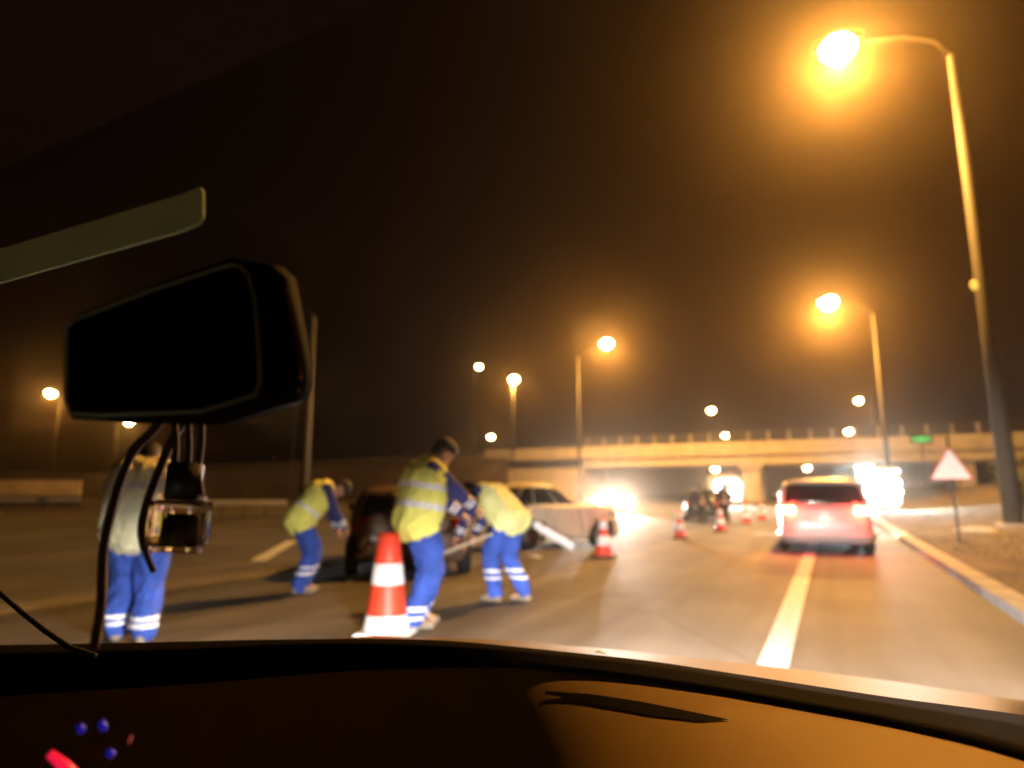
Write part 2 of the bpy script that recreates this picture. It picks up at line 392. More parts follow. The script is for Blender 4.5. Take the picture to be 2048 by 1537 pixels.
bm = NB(); poly_prism(bm, [p + Vector((0, 0, cz)) for p in tri(.50, 0, -.004, .02, .04)], (0, 1, 0), .003); obj('face', bm, 'sign_white', sgb)
ld = look(1843, 879, 62); le = empty('led_sign', (ld.x, ld.y, 0), R(10), 'small green lit display sign high above the right verge', 'sign')
M['led'] = mat('green display', (.02, .5, .1), .4, noise_amt=0, emit=(.04, .9, .22), estr=.22)
bm = NB(); box(bm, (0, .1, ld.z), (1.9, .18, .85), bev=.03); obj('housing', bm, 'black', le)
bm = NB(); tube(bm, [(0, .2, 0), (0, .2, ld.z)], .08, 8); obj('post', bm, 'darksteel', le)
bm = NB()
for k, (sh, fl) in enumerate([(0, 0), (.06, 1), (.1, 0), (.16, 1)]):
    x = -.58 + k * .36
    box(bm, (x, 0, ld.z + .2 + sh * .2), (.27, .03, .08)); box(bm, (x, 0, ld.z - .2 + sh * .2), (.27, .03, .08)); box(bm, (x + (.1 if fl else -.1), 0, ld.z + sh * .2), (.08, .03, .48)); box(bm, (x, 0, ld.z + sh * .2), (.25, .03, .07))
obj('display', bm, 'led', le)
# amber reflector on the near pole, its glare put in as emission, pale slab on the verge
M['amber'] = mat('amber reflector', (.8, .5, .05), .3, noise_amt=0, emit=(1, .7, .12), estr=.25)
p = look(1948, 571, 21.6); bm = NB(); lathe(bm, [(.02, -.03), (.10, -.02), (.12, .02), (.10, .05)], 12)
bm.transform(Matrix.Rotation(R(90), 4, 'X')); bm.transform(Matrix.Diagonal((1, 1, 1.6, 1)))
tag(obj('beacon', bm, 'amber', loc=p), 'small amber reflector on the nearest tall lamp pole', 'beacon')
bm = NB(); r = bmesh.ops.create_icosphere(bm, subdivisions=3, radius=1)
for v in bm.verts: v.co *= 1 + .25 * noise.noise(v.co * 1.4); v.co.x *= .62; v.co.y *= .45; v.co.z *= .16
tag(obj('rubble_heap', bm, 'kerb', loc=(onz(1958, 1064, .1))), 'low pale heap of rubble on the verge left of the near pole', 'rubble')

# bushes on the right bank
def bush(loc, rad, h, label, seed):
    rr = random.Random(seed); e = empty('bush', loc, 0, label, 'bush', 'bushes on the right bank')
    bm = NB()
    for k in range(6):
        a = rr.uniform(0, 6.28); tube(bm, [(0, 0, -.2), (math.cos(a) * rad * .3, math.sin(a) * rad * .3, h * .4), (math.cos(a) * rad * .6, math.sin(a) * rad * .6, h * .8)], [.07, .05, .02], 6)
    obj('trunk', bm, 'soil_dark', e)
    bm = NB()
    cl = [(Vector((rr.uniform(-.8, .8) * rad, rr.uniform(-.8, .8) * rad, rr.uniform(.25, .9) * h)), rr.uniform(.25, .5) * rad) for _ in range(14)]
    for c, r in cl:
        for k in range(230):
            d = Vector((rr.gauss(0, 1), rr.gauss(0, 1), rr.gauss(0, 1))).normalized() * r * rr.uniform(.5, 1.05)
            p = c + d; u = Vector((rr.gauss(0, 1), rr.gauss(0, 1), rr.gauss(0, 1))).normalized(); v = u.orthogonal().normalized()
            s = rr.uniform(.05, .12)
            bm.faces.new([bm.verts.new(p + u * s), bm.verts.new(p + v * s * .5), bm.verts.new(p - u * s), bm.verts.new(p - v * s * .5)])
    obj('crown', bm, 'leaf', e)
M['leaf'] = mat('dark leaves', (.05, .05, .02), .8, noise_amt=.4, nscale=2)
bush((7.6, 30, .3), 1.5, 1.9, 'dark round bush behind the foot of the near lamp pole', 1)
bush((7.9, 36.5, .4), 1.8, 2.4, 'dark tall bush between the warning sign and the near pole', 2)
bush((12.5, 47, .9), 2.3, 2.8, 'dark broad bush on the bank beyond the warning sign', 3)

# ================================================================ CONES
def cone(loc, h, label, w=1.0, rot=0):
    e = empty('traffic_cone', loc, rot, label, 'traffic cone', 'traffic cones closing the lane')
    bm = NB(); box(bm, (0, 0, .025), (.42 * w, .42 * w, .05), bev=.015); obj('base', bm, 'rubber' if h < .8 else 'cone_white', e)
    r0, r1 = .185 * w, .055 * w if h < .8 else .10
    f = lambda t: r0 + (r1 - r0) * t
    bm = NB(); lathe(bm, [(f(0) * 1.08, .05), (f(0), .08), (f(.25), h * .25), (f(.5), h * .5), (f(.75), h * .75), (f(.97), h * .97), (f(1) * .8, h)], 28); obj('body', bm, 'cone_red', e, True)
    bands = [(.13, .30, 0), (.52, .70, 1), (.90, 1.0, 2)] if h < .8 else [(.03, .21, 0), (.50, .70, 1)]
    if h < .8: bands = [(.32, .56, 0), (.74, .94, 1)]
    for a, b, _ in bands:
        bm = NB(); o = .004
        lathe(bm, [(f(a) - .003, h * a - .002), (f(a) + (o if a > .1 else .022), h * a), (f(b) + o, h * b), (f(b) - .003, h * b + .002)], 28); obj('band', bm, 'cone_white', e, True)
cone((onz(772, 1272, 0).x, onz(772, 1272, 0).y, 0), .93, 'big red and white cone nearest the camera, in front of the standing worker', 1.12, .3)
cone((-4.19, 12.5, 0), .78, 'red and white cone in front of the dazzling oncoming headlights', 1)
cone((-3.93, 18.53, 0), .76, 'red and white cone just left of the dark parked car')
cone((-3.39, 22.41, 0), .76, 'red and white cone in front of the dark standing figures')
cone((-3.3, 29.04, 0), .76, 'small far cone right of the dark figures')
cone((-3.02, 33.1, 0), .76, 'smallest farthest cone left of the van')

# ================================================================ PEOPLE
def fat(pr, g): return [(a, r * g, b, q * g) for a, r, b, q in pr]
def blob(name, prims, vox, m, parent, disp=0, matfn=None, smooth_it=4, dscale=.12, seed=0):
    bm = NB()
    for p1, r1, p2, r2 in prims:
        p1, p2 = Vector(p1), Vector(p2)
        for p, r in ((p1, r1), (p2, r2)):
            q = bmesh.ops.create_icosphere(bm, subdivisions=2, radius=r); bmesh.ops.translate(bm, vec=p, verts=q['verts'])
        if (p2 - p1).length > 1e-4: tube(bm, [p1, p2], [r1, r2], 14)
    me = bpy.data.meshes.new('t'); bm.to_mesh(me); bm.free()
    o = bpy.data.objects.new('t', me); COL.objects.link(o)
    md = o.modifiers.new('r', 'REMESH'); md.mode = 'VOXEL'; md.voxel_size = vox; md.use_smooth_shade = True
    sm = o.modifiers.new('s', 'SMOOTH'); sm.factor = .5; sm.iterations = smooth_it
    dg = bpy.context.evaluated_depsgraph_get(); ev = o.evaluated_get(dg); me2 = bpy.data.meshes.new_from_object(ev)
    bpy.data.objects.remove(o); me2.name = name
    if disp:
        nr = [v.normal.copy() for v in me2.vertices]
        for v, n in zip(me2.vertices, nr):
            c = v.co / dscale
            v.co += n * disp * (noise.noise(Vector((c.x + seed, c.y, c.z * .6))) + .5 * noise.noise(c * 2.3))
    me2.materials.clear()
    for x in (m if isinstance(m, (list, tuple)) else [m]): me2.materials.append(M[x])
    for p in me2.polygons:
        p.use_smooth = True
        p.material_index = matfn(p.center) if matfn else 0
    ob = bpy.data.objects.new(name, me2); COL.objects.link(ob); ob.parent = parent
    return ob
def ik(a, b, l1, l2, hint):
    a, b, hint = Vector(a), Vector(b), Vector(hint); d = b - a; L = min(d.length, (l1 + l2) * .999)
    u = d.normalized(); b = a + u * L
    x = (l1 * l1 - l2 * l2 + L * L) / (2 * L); h = math.sqrt(max(0, l1 * l1 - x * x))
    n = (hint - u * hint.dot(u)).normalized()
    return a + u * x + n * h, b
def person(loc, rz, label, lean=0, hip=(0, .92), feet=((.0, .12), (.0, -.12)), hands=((.25, .25, .9), (.25, -.25, .9)),
           head_pitch=None, vest='vest', strips=((.0, 0),), legs_m='blue', arms_m='navy', leg_bands=(.30, .25), arm_band=True,
           vox=.014, cap=False, curl=.5, neck_turn=0, scale=1, bulk=1.0, girth=1.0):
    e = empty('person', loc, rz, label, 'person'); e.scale = (scale,) * 3
    Hc = Vector((hip[0], 0, hip[1])); s = Vector((math.sin(lean), 0, math.cos(lean))); fr = Vector((math.cos(lean), 0, -math.sin(lean)))
    Y = Vector((0, 1, 0))
    chest = Hc + s * .36; nb = Hc + s * .52
    hp = lean if head_pitch is None else head_pitch
    hs = Vector((math.sin(hp), 0, math.cos(hp))); hf = Vector((math.cos(hp), 0, -math.sin(hp)))
    head = nb + hs * .17 + hf * .025
    body = [(Hc + Y * .08, .12, Hc - Y * .08, .12), (Hc, .13, chest, .12), (chest + Y * .08, .11, chest - Y * .08, .11),
            (nb - s * .04, .06, nb + hs * .09, .055)]
    # head: skull, face, jaw, nose, ears
    body += [(head + hs * .035 - hf * .02, .095, head + hs * .02 + hf * .012, .088), (head - hs * .03 + hf * .03, .068, head - hs * .075 + hf * .045, .045),
             (head - hs * .005 + hf * .085, .016, head - hs * .035 + hf * .105, .017), (head + hs * .03 + hf * .075 + Y * .03, .018, head + hs * .03 + hf * .075 - Y * .03, .018),
             (head + Y * .085 - hf * .01, .022, head + Y * .088 - hf * .01 - hs * .03, .015), (head - Y * .085 - hf * .01, .022, head - Y * .088 - hf * .01 - hs * .03, .015)]
    trs = [(Hc + Y * .075 + s * .04, .135 * bulk, Hc - Y * .075 + s * .04, .135 * bulk), (Hc + Y * .08, .13 * bulk, Hc - Y * .08, .13 * bulk)]
    jak = [(chest + Y * .09, .125, chest - Y * .09, .125), (Hc + s * .08 + Y * .06, .13, chest + Y * .08, .125), (Hc + s * .08 - Y * .06, .13, chest - Y * .08, .125),
           (nb + Y * .10 - s * .05, .075, nb - Y * .10 - s * .05, .075), (nb - s * .02, .07, nb + hs * .03, .06)]
    ankles = []
    for sd, ft in ((1, feet[0]), (-1, feet[1])):
        hj = Hc + Y * .10 * sd; fz = ft[2] if len(ft) > 2 else 0
        an = Vector((ft[0] - .05, ft[1], .09 + fz)); kn, an = ik(hj, an, .45, .44, (1, 0, 0))
        ankles.append(an)
        body += [(hj, .085, kn, .055), (kn, .055, an, .04), (an, .042, an + Vector((.14, 0, -.05)), .035)]
        trs += [(hj, .12 * bulk, kn, .09 * bulk), (kn, .09 * bulk, an + Vector((0, 0, .02)), .078 * bulk)]
        blob('shoe', [(an + Vector((-.04, 0, -.035)), .048, an + Vector((.05, 0, -.035)), .046), (an + Vector((.05, 0, -.04)), .046, an + Vector((.17, .01 * sd, -.052)), .038)], .012, 'shoe', e)
    sleeves = []
    for sd, hd in ((1, hands[0]), (-1, hands[1])):
        sh = nb - s * .07 + Y * .19 * sd; el, wr = ik(sh, hd, .30, .27, (-.6, .5 * sd, -.5))
        fd = (wr - el).normalized()
        body += [(sh, .055, el, .042), (el, .04, wr, .027)]
        jak += [(sh - Y * .04 * sd, .085, sh, .078), (sh, .075, el, .062), (el, .062, wr - fd * .03, .048)]
        sleeves.append((el, wr))
        # hand: palm, five fingers with a bend, thumb
        side = Vector((0, 0, 1)).cross(fd); side = side.normalized() if side.length > .1 else Vector((1, 0, 0))
        up = fd.cross(side).normalized(); cu = -up
        palm0 = wr + fd * .02; palm1 = wr + fd * .085
        body += [(palm0 + side * .02, .02, palm1 + side * .03, .017), (palm0 - side * .02, .02, palm1 - side * .03, .017), (palm0, .021, palm1, .018)]
        for k, (off, ln) in enumerate(((-.034, .062), (-.012, .078), (.012, .074), (.033, .056))):
            a = palm1 + side * off; b = a + (fd * (1 - curl * .4) + cu * curl).normalized() * ln * .5; c = b + (fd * (.5 - curl) + cu).normalized() * ln * .5
            body += [(a, .0105, b, .0095), (b, .0095, c, .008)]
        a = palm0 - side * .035; b = a + (fd * .6 - side * .6 + cu * .4).normalized() * .04; c = b + (fd * .6 + cu * .8).normalized() * .032
        body += [(a, .012, b, .011), (b, .011, c, .009)]
    blob('body', body, .009, 'skin', e, smooth_it=2)
    def bandfn(c):
        for an in ankles:
            if (Vector((c.x, c.y, 0)) - Vector((an.x, an.y, 0))).length < .3:
                for z in leg_bands:
                    if abs(c.z - z) < .015: return 1
        return 0
    blob('trousers', fat(trs, girth), vox, [legs_m, 'strip'], e, .030, bandfn, seed=3)
    def armfn(c):
        if not arm_band: return 0
        for el, wr in sleeves:
            d = (wr - el); L = d.length; t = (c - el).dot(d) / L
            if (c - el - d * (t / L)).length < .11:
                if abs(t - L * .62) < .010 or abs(t - L * .78) < .010: return 1
        return 0
    blob('jacket', fat(jak, .5 + girth * .5), vox, [arms_m, 'strip'], e, .016, armfn, seed=9)
    if vest:
        vs = [(Hc - s * .02 + Y * .09, .155, Hc - s * .02 - Y * .09, .155), (Hc + Y * .085, .155, chest + Y * .10, .150), (Hc - Y * .085, .155, chest - Y * .10, .150),
              (Hc, .155, chest, .155), (chest + Y * .10, .150, nb + Y * .09 - s * .05, .095), (chest - Y * .10, .150, nb - Y * .09 - s * .05, .095)]
        def vfn(c):
            t = (c - Hc).dot(s)
            for a, b in strips:
                if a < t < b: return 1
            return 0
        v = blob('safety_vest', fat(vs, girth), vox, [vest, 'strip'], e, .024, vfn, seed=5, dscale=.10)
    if cap:
        blob('cap', [(head + hs * .05 - hf * .02, .102, head + hs * .055, .098), (head + hs * .05 + hf * .09, .02, head + hs * .045 + hf * .14, .015)], .01, 'darkcloth', e)
    else:
        blob('hair', [(head + hs * .05 - hf * .035, .100, head + hs * .06 - hf * .005, .094), (head - hs * .02 - hf * .05, .07, head + hs * .03 - hf * .05, .085)], .01, 'hair', e, .006, dscale=.02)
    for sd in (1, -1):
        bm = NB(); q = bmesh.ops.create_icosphere(bm, subdivisions=2, radius=.013); bmesh.ops.translate(bm, vec=head + hs * .008 + hf * .082 + Y * .032 * sd, verts=q['verts'])
        obj('eye', bm, 'hair', e, True)
    return e, head
ang = math.atan2(RT[1], RT[0])      # facing picture right
person(onz(841, 1256, 0), ang + R(24), 'standing worker in a bright yellow vest behind the big cone, leaning to the right', lean=R(9), hip=(-.05, .93),
       feet=((.06, .11), (-.06, -.11)), hands=((.42, .16, .98), (.50, -.05, 1.02)), head_pitch=R(52), vest='vest', strips=((.10, .155), (.27, .32)), leg_bands=(.19, .115), vox=.012, scale=1.11, girth=1.30)
e, hd = person(onz(1006, 1203, 0), ang + R(146), 'worker bent low in the middle with a pole in the hand, seen from behind', lean=R(46), hip=(-.10, .92),
       feet=((.08, .11), (-.18, -.10)), hands=((.49, .24, .70), (.52, -.04, .62)), head_pitch=R(95), vest='vest_pale', strips=(), legs_m='blue', leg_bands=(.345, .27), vox=.012, scale=1.06, girth=1.12)
person(onz(612, 1187, 0), ang + R(25), 'smaller worker bent over towards the wreck, between the far left worker and the cone', lean=R(36), hip=(-.12, .92),
       feet=((.02, .09), (-.06, -.09)), hands=((.46, .2, .62), (.5, -.1, .62)), head_pitch=R(95), vest='vest', strips=((.12, .16),), leg_bands=(.33, .26), vox=.013, girth=1.25, scale=1.04)
person(onz(258, 1284, 0), ang + R(115), 'worker at the far left in a pale yellow top, partly hidden by the hanging cords', lean=R(14), hip=(-.05, .91),
       feet=((.1, .10), (-.12, -.10)), hands=((.44, .24, .8), (.46, -.18, .8)), head_pitch=R(62), vest='vest_brightened', strips=((.27, .32),), leg_bands=(.20, .15), vox=.013, scale=1.1, girth=1.3)
person(onz(1451, 1049, 0), ang + R(90), 'dark figure standing against the white lorry headlights', lean=R(6), head_pitch=R(20), vest=None, legs_m='darkcloth', arms_m='darkcloth', leg_bands=(), arm_band=False, vox=.025, hands=((.2, .28, .85), (.2, -.28, .85)), scale=1.0)
person(onz(1406, 1049, 0), ang + R(100), 'dark figure standing in front of the dark parked car', lean=R(14), head_pitch=R(35), vest=None, legs_m='darkcloth', arms_m='darkcloth', leg_bands=(), arm_band=False, vox=.025, hands=((.3, .22, .85), (.3, -.22, .85)), scale=.95)
# pole held by the bent worker
pa, pb = look(864, 1116, 7.2), look(985, 1068, 7.55)
bm = NB(); tube(bm, [pa, pb], .014, 8); M['wood'] = mat('pale wood', (.55, .46, .36), .7, noise_amt=.15)
tag(obj('broom_pole', bm, 'wood'), 'thin pale pole held slanting in the hand of the bent middle worker', 'pole')

# ================================================================ CARS
def lerp_tab(tab, z):
    if z <= tab[0][0]: return tab[0][1:]
    for a, b in zip(tab, tab[1:]):
        if z <= b[0]:
            t = (z - a[0]) / (b[0] - a[0]); return tuple(x + (y - x) * t for x, y in zip(a[1:], b[1:]))
    return tab[-1][1:]
class Shell:
    """stack of superellipse plan rings; table rows: z, half width, rear y, front y, exponent"""
    def __init__(s, tab): s.tab = tab
    def pt(s, side, a, z, off=0):
        hw, y0, y1, n = lerp_tab(s.tab, z); hw += off; y0 -= off; y1 += off; yc, hl = (y0 + y1) / 2, (y1 - y0) / 2
        if side in ('rear', 'front'):
            y = hl * (max(0, 1 - abs(a) ** n)) ** (1 / n)
            return Vector((a * hw, yc - y if side == 'rear' else yc + y, z))
        x = hw * (max(0, 1 - abs(a) ** n)) ** (1 / n)
        return Vector((-x if side == 'left' else x, yc + a * hl, z))
    def ring(s, z, N=56):
        hw, y0, y1, n = lerp_tab(s.tab, z); yc, hl = (y0 + y1) / 2, (y1 - y0) / 2; out = []
        for k in range(N):
            t = 6.28318 * k / N; c, si = math.cos(t), math.sin(t)
            out.append(Vector((math.copysign(abs(c) ** (2 / n), c) * hw, yc + math.copysign(abs(si) ** (2 / n), si) * hl, z)))
        return out
    def mesh(s, name, m, parent, deform=None, sub=4):
        zs = []
        for a, b in zip(s.tab, s.tab[1:]):
            for k in range(sub): zs.append(a[0] + (b[0] - a[0]) * k / sub)
        zs.append(s.tab[-1][0]); bm = NB()
        R_ = [[bm.verts.new(p) for p in s.ring(z)] for z in zs]
        for a, b in zip(R_, R_[1:]):
            for k in range(len(a)): bm.faces.new((a[k], a[(k + 1) % len(a)], b[(k + 1) % len(a)], b[k]))
        for r_, dz in ((R_[0], -.0), (R_[-1], .03)):
            c = sum((v.co for v in r_), Vector()) / len(r_); prev = r_
            for f_, h in ((.7, .7), (.35, .95)):
                nr = [bm.verts.new(c + (v.co - c) * f_ + Vector((0, 0, dz * h))) for v in r_]
                for k in range(len(r_)): bm.faces.new((prev[k], prev[(k + 1) % len(r_)], nr[(k + 1) % len(r_)], nr[k]))
                prev = nr
            bm.faces.new(prev)
        if deform:
            for v in bm.verts: v.co = deform(v.co)
        return obj(name, bm, m, parent, True)
    def patch(s, name, side, a0, a1, z0, z1, m, parent, off=.006, deform=None, nu=12, nv=5, skew=0, th=.012):
        bm = NB(); G = []
        for j in range(nv + 1):
            z = z0 + (z1 - z0) * j / nv; row = []
            for i in range(nu + 1):
                t = i / nu; aa0 = a0 + skew * (j / nv) ; aa1 = a1 - (skew * (j / nv) if side in ('rear', 'front') else 0)
                row.append(s.pt(side, aa0 + (aa1 - aa0) * t, z, off))
            G.append(row)
        if deform: G = [[deform(p) for p in r_] for r_ in G]
        V = [[bm.verts.new(p) for p in r_] for r_ in G]
        for j in range(nv):
            for i in range(nu): bm.faces.new((V[j][i], V[j][i + 1], V[j + 1][i + 1], V[j + 1][i]))
        o = obj(name, bm, m, parent, True)
        md = o.modifiers.new('thick', 'SOLIDIFY'); md.thickness = th; md.offset = 0
        return o
def wheel(parent, x, y, r=.31, wdt=.2, rim='steel', tilt=0):
    bm = NB(); lathe(bm, [(r * .62, -wdt / 2), (r * .95, -wdt / 2), (r, -wdt * .35), (r, wdt * .35), (r * .95, wdt / 2), (r * .62, wdt / 2)], 28)
    bm.transform(Matrix.Translation((x, y, r)) @ Matrix.Rotation(tilt, 4, 'Z') @ Matrix.Rotation(R(90), 4, 'Y'))
    wo = obj('wheel', bm, 'rubber', parent, True)
    bm = NB(); lathe(bm, [(r * .6, -wdt * .52), (r * .2, -wdt * .45), (r * .2, wdt * .45), (r * .6, wdt * .52)], 20)
    bm.transform(Matrix.Translation((x, y, r)) @ Matrix.Rotation(tilt, 4, 'Z') @ Matrix.Rotation(R(90), 4, 'Y')); obj('rim', bm, rim, wo, True)
def make_car(loc, rz, label, paint, L=4.2, W=1.75, H=1.45, belt=.9, kind='hatch', cat='car', deform=None, lights='off', gl='glass', plate_a=(-.28, .28), skip_rear=False, seed=0, plate_z=.62):
    e = empty('crashed_car' if deform else 'parked_car' if lights != 'van' else 'van', loc, rz, label, cat)
    if kind == 'van':
        low = [(.22, W * .46, .10, L - .1, 8), (.34, W * .495, .02, L, 8), (.60, W * .5, 0, L, 7), (belt, W * .495, .06, L - .12, 7)]
        gh = [(belt, W * .485, .07, L - .9, 7), (belt + (H - belt) * .75, W * .435, .22, L - 1.7, 6), (H - .05, W * .40, .27, L - 1.95, 5), (H, W * .33, .40, L - 2.1, 4)]
    elif kind == 'hatch':
        low = [(.20, W * .46, .12, L - .12, 7), (.34, W * .495, .02, L, 6), (.60, W * .5, 0, L - .02, 6), (belt, W * .48, .08, L - .25, 6)]
        gh = [(belt, W * .47, .12, L - 1.15, 6), (belt + (H - belt) * .7, W * .42, .40, L - 1.75, 5), (H - .05, W * .385, .60, L - 2.05, 5), (H, W * .30, .80, L - 2.2, 4)]
    else:  # sedan
        low = [(.20, W * .46, .12, L - .12, 7), (.34, W * .495, .02, L, 6), (.60, W * .5, 0, L - .02, 6), (belt, W * .48, .10, L - .2, 6)]
        gh = [(belt, W * .47, .62, L - 1.15, 6), (belt + (H - belt) * .7, W * .42, .98, L - 1.8, 5), (H - .05, W * .385, 1.15, L - 2.05, 5), (H, W * .30, 1.3, L - 2.2, 4)]
    sl, sg_ = Shell(low), Shell(gh)
    sl.mesh('body', paint, e, deform); sg_.mesh('cabin', paint, e, deform)
    z0, z1 = belt + .03, belt + (H - belt) * .78
    sg_.patch('rear_window', 'rear', -.86, .86, z0, z1, gl, e, deform=deform)
    sg_.patch('windscreen', 'front', -.86, .86, z0, z1, gl, e, deform=deform)
    for sd in ('left', 'right'):
        for a0, a1 in ((-.80, -.42), (-.38, .22), (.27, .74)): sg_.patch('side_window', sd, a0, a1, z0, z1, gl, e, deform=deform, skew=.0)
        for a0 in (-.60, .62):
            sl.patch('wheel_arch', sd, a0 - .17, a0 + .17, .20, .66, 'black', e, .004, deform)
        for a0 in (-.22, .22, -.38): sl.patch('door_gap', sd, a0 - .003, a0 + .003, .3, belt - .02, 'black', e, .004, deform, nu=2)
        sl.patch('door_handle', sd, -.32, -.26, belt - .14, belt - .11, 'chrome', e, .02, deform, nu=3, nv=2)
        sx = -1 if sd == 'left' else 1
        bm = NB(); box(bm, (sx * (W * .5 + .08), L - 1.55, belt + .10), (.19, .10, .13), bev=.03)
        if deform:
            for v in bm.verts: v.co = deform(v.co)
        obj('wing_mirror', bm, 'black' if lights == 'van' else paint, e)
    if not skip_rear:
        tl = 'red_lamp' if lights == 'van' else 'red_dull'
        for s_ in (-1, 1):
            a0, a1 = (.62, .985)
            sl.patch('tail_light', 'rear', s_ * a0, s_ * a1, belt - .17, belt - .03, tl, e, .012, deform)
        sl.patch('rear_bumper', 'rear', -.97, .97, .24, .44, paint, e, .05, deform, th=.05)
        sl.patch('number_plate', 'rear', *plate_a, plate_z - .06, plate_z + .06, 'plate', e, .015, deform)
    for s_ in (-1, 1): sl.patch('headlight', 'front', s_ * .60, s_ * .95, belt - .27, belt - .12, 'white_lamp' if lights == 'on' else 'steel', e, .01, deform)
    sl.patch('grille', 'front', -.5, .5, .36, .62, 'black', e, .008, deform)
    for s_ in (-1, 1):
        wheel(e, s_ * (W / 2 - .10), .62 + (0 if kind != 'van' else .1)); wheel(e, s_ * (W / 2 - .10), L - .80)
    return e, sl, sg_
M['van_paint'] = mat('silver van paint', (.58, .50, .49), .35, .1, noise_amt=.03, coat=.5)
M['silver'] = mat('beige silver car paint', (.74, .68, .50), .45, .1, noise_amt=.08, coat=.4, bump=.05)
M['maroon'] = mat('dark car paint', (.16, .10, .07), .5, .1, noise_amt=.3, bump=.1, coat=.1)
M['dark_paint'] = mat('black car paint', (.012, .010, .010), .3, noise_amt=.1, coat=.6)
M['white_paint'] = mat('white paint', (.7, .7, .68), .5, noise_amt=.05)
# van ahead
vn, sl, _ = make_car((-.14, 15.35, 0), R(2.5), 'silver van ahead with red tail lights on, straddling the white line', 'van_paint', L=4.5, W=1.9, H=1.60, belt=1.02, kind='van', cat='van', lights='van', plate_z=.70)
for s_ in (-1, 1): lamp('POINT', (s_ * .78, -.14, .95), 20, (1, .05, .02), vn, .08)
lamp('POINT', (0, -.12, .80), .25, (1, .8, .6), vn, .05)
lamp('SPOT', (-.6, 4.62, .65), 450, (1, .80, .62), vn, .1, target=(-.6, 16, -.5), size=95, blend=.8)
lamp('SPOT', (.6, 4.62, .65), 700, (1, .80, .62), vn, .1, target=(2.6, 12, -.4), size=95, blend=.8)
# pale wreck
def crush_f(p):
    k = max(0, min(1, (1.25 - p.y) / 1.2)) * max(.12, min(1, (1.12 - p.z) / .3))
    n = noise.noise_vector(p * 2.6) * .26 * k + noise.noise_vector(p * 7) * .09 * k
    return p + n + Vector((0, k * .45, -k * .10 * p.z))
F0 = at(996, 15.2, 0)
pale, slp, _ = make_car((F0.x - .2, F0.y - .1, 0), ang + R(-90) + R(27), 'pale wrecked car with crushed rear, its cabin lit yellow, behind the bent middle worker', 'silver', L=3.4, W=1.72, H=1.54, belt=1.0, kind='hatch', deform=crush_f, skip_rear=True)
bm = NB(); q_ = Matrix.Rotation(R(30), 3, 'Y')
box(bm, (0, 0, 0), (1.0, .12, .17), q_, .04); box(bm, (.05, .02, -.11), (.85, .06, .05), q_, .02)
for v in bm.verts: v.co += noise.noise_vector(v.co * 4) * .04
bm.transform(Matrix.Rotation(ang, 4, 'Z'))
tag(obj('torn_bumper', bm, 'strip', loc=look(1106, 1071, 13.6)), 'torn silver bumper hanging off the crushed end of the pale wreck', 'bumper')
# debris
rr = random.Random(11)
for k, (px, py, sc_) in enumerate([(1075, 1115, .2), (1082, 1140, .1), (880, 1160, .3), (700, 1165, .12), (1030, 1120, .15), (660, 1130, .14), (1130, 1100, .1)]):
    bm = NB(); box(bm, (0, 0, .02), (1, .5, .12)); bmesh.ops.subdivide_edges(bm, edges=bm.edges[:], cuts=3, use_grid_fill=True)
    for v in bm.verts: v.co += noise.noise_vector(v.co * 3 + Vector((k, 0, 0))) * .3; v.co.z = abs(v.co.z) * .4
    bm.transform(Matrix.Diagonal((sc_, sc_, sc_, 1)) @ Matrix.Rotation(rr.uniform(0, 6), 4, 'Z'))
    tag(obj('debris', bm, ['strip', 'black', 'maroon'][k % 3], loc=onz(px, py, .006)), ['silver scrap beside the pale wreck on the road', 'small black scrap on the road right of the bent worker', 'dark bent panel on the road right of the standing worker', 'small silver scrap below the dark wreck', 'black scrap close to the pale wreck', 'dark scrap beside the small bent worker', 'silver scrap under the hanging bumper'][k], 'debris', 'crash debris on the road')
# dark wreck seen from behind
def crush_g(p):
    k = max(0, min(1, (1.1 - p.y) / 1.1)) * (.35 + .65 * max(0, min(1, (-p.x + .9) / 1.6)))
    n = noise.noise_vector(p * 2.2 + Vector((3, 1, 0))) * .22 * k + noise.noise_vector(p * 6) * .07 * k
    return p + n + Vector((0, k * .25, 0))
g0 = at(818, 10.0, 0)
dk, slg, _ = make_car((g0.x, g0.y, 0), ang + R(10), 'dark wrecked car with battered tail behind the standing worker', 'maroon', L=4.2, W=2.0, H=1.40, belt=.93, kind='hatch', deform=crush_g, plate_z=.52, plate_a=(-.78, -.30))
slg.patch('fender', 'rear', -.97, -.62, .26, .40, 'silver', dk, .05, crush_g, th=.03)

# black parked car far ahead
d0 = at(1405, 28.6, 0)
make_car((d0.x, d0.y, 0), R(6), 'black car parked behind the row of cones', 'dark_paint', L=4.1, W=1.7, H=1.42, belt=.92)
# oncoming car with dazzling headlights
o0 = at(1226, 38, 0)
oc, slo, _ = make_car((o0.x, o0.y, 0), R(180 + 20), 'oncoming car with dazzling headlights under the left part of the bridge', 'dark_paint', L=4.2, W=1.75, H=1.45, belt=.92, lights='on')
oc.location = Vector((o0.x, o0.y, 0)) + Matrix.Rotation(R(20), 3, 'Z') @ Vector((0, 4.2, 0))
for s_ in (-.68, .68): lamp('SPOT', (s_, 4.35, .78), 2800, (1, .92, .85), oc, .09, target=(s_ * 1.0 + 5, 30, .9), size=70, blend=1)
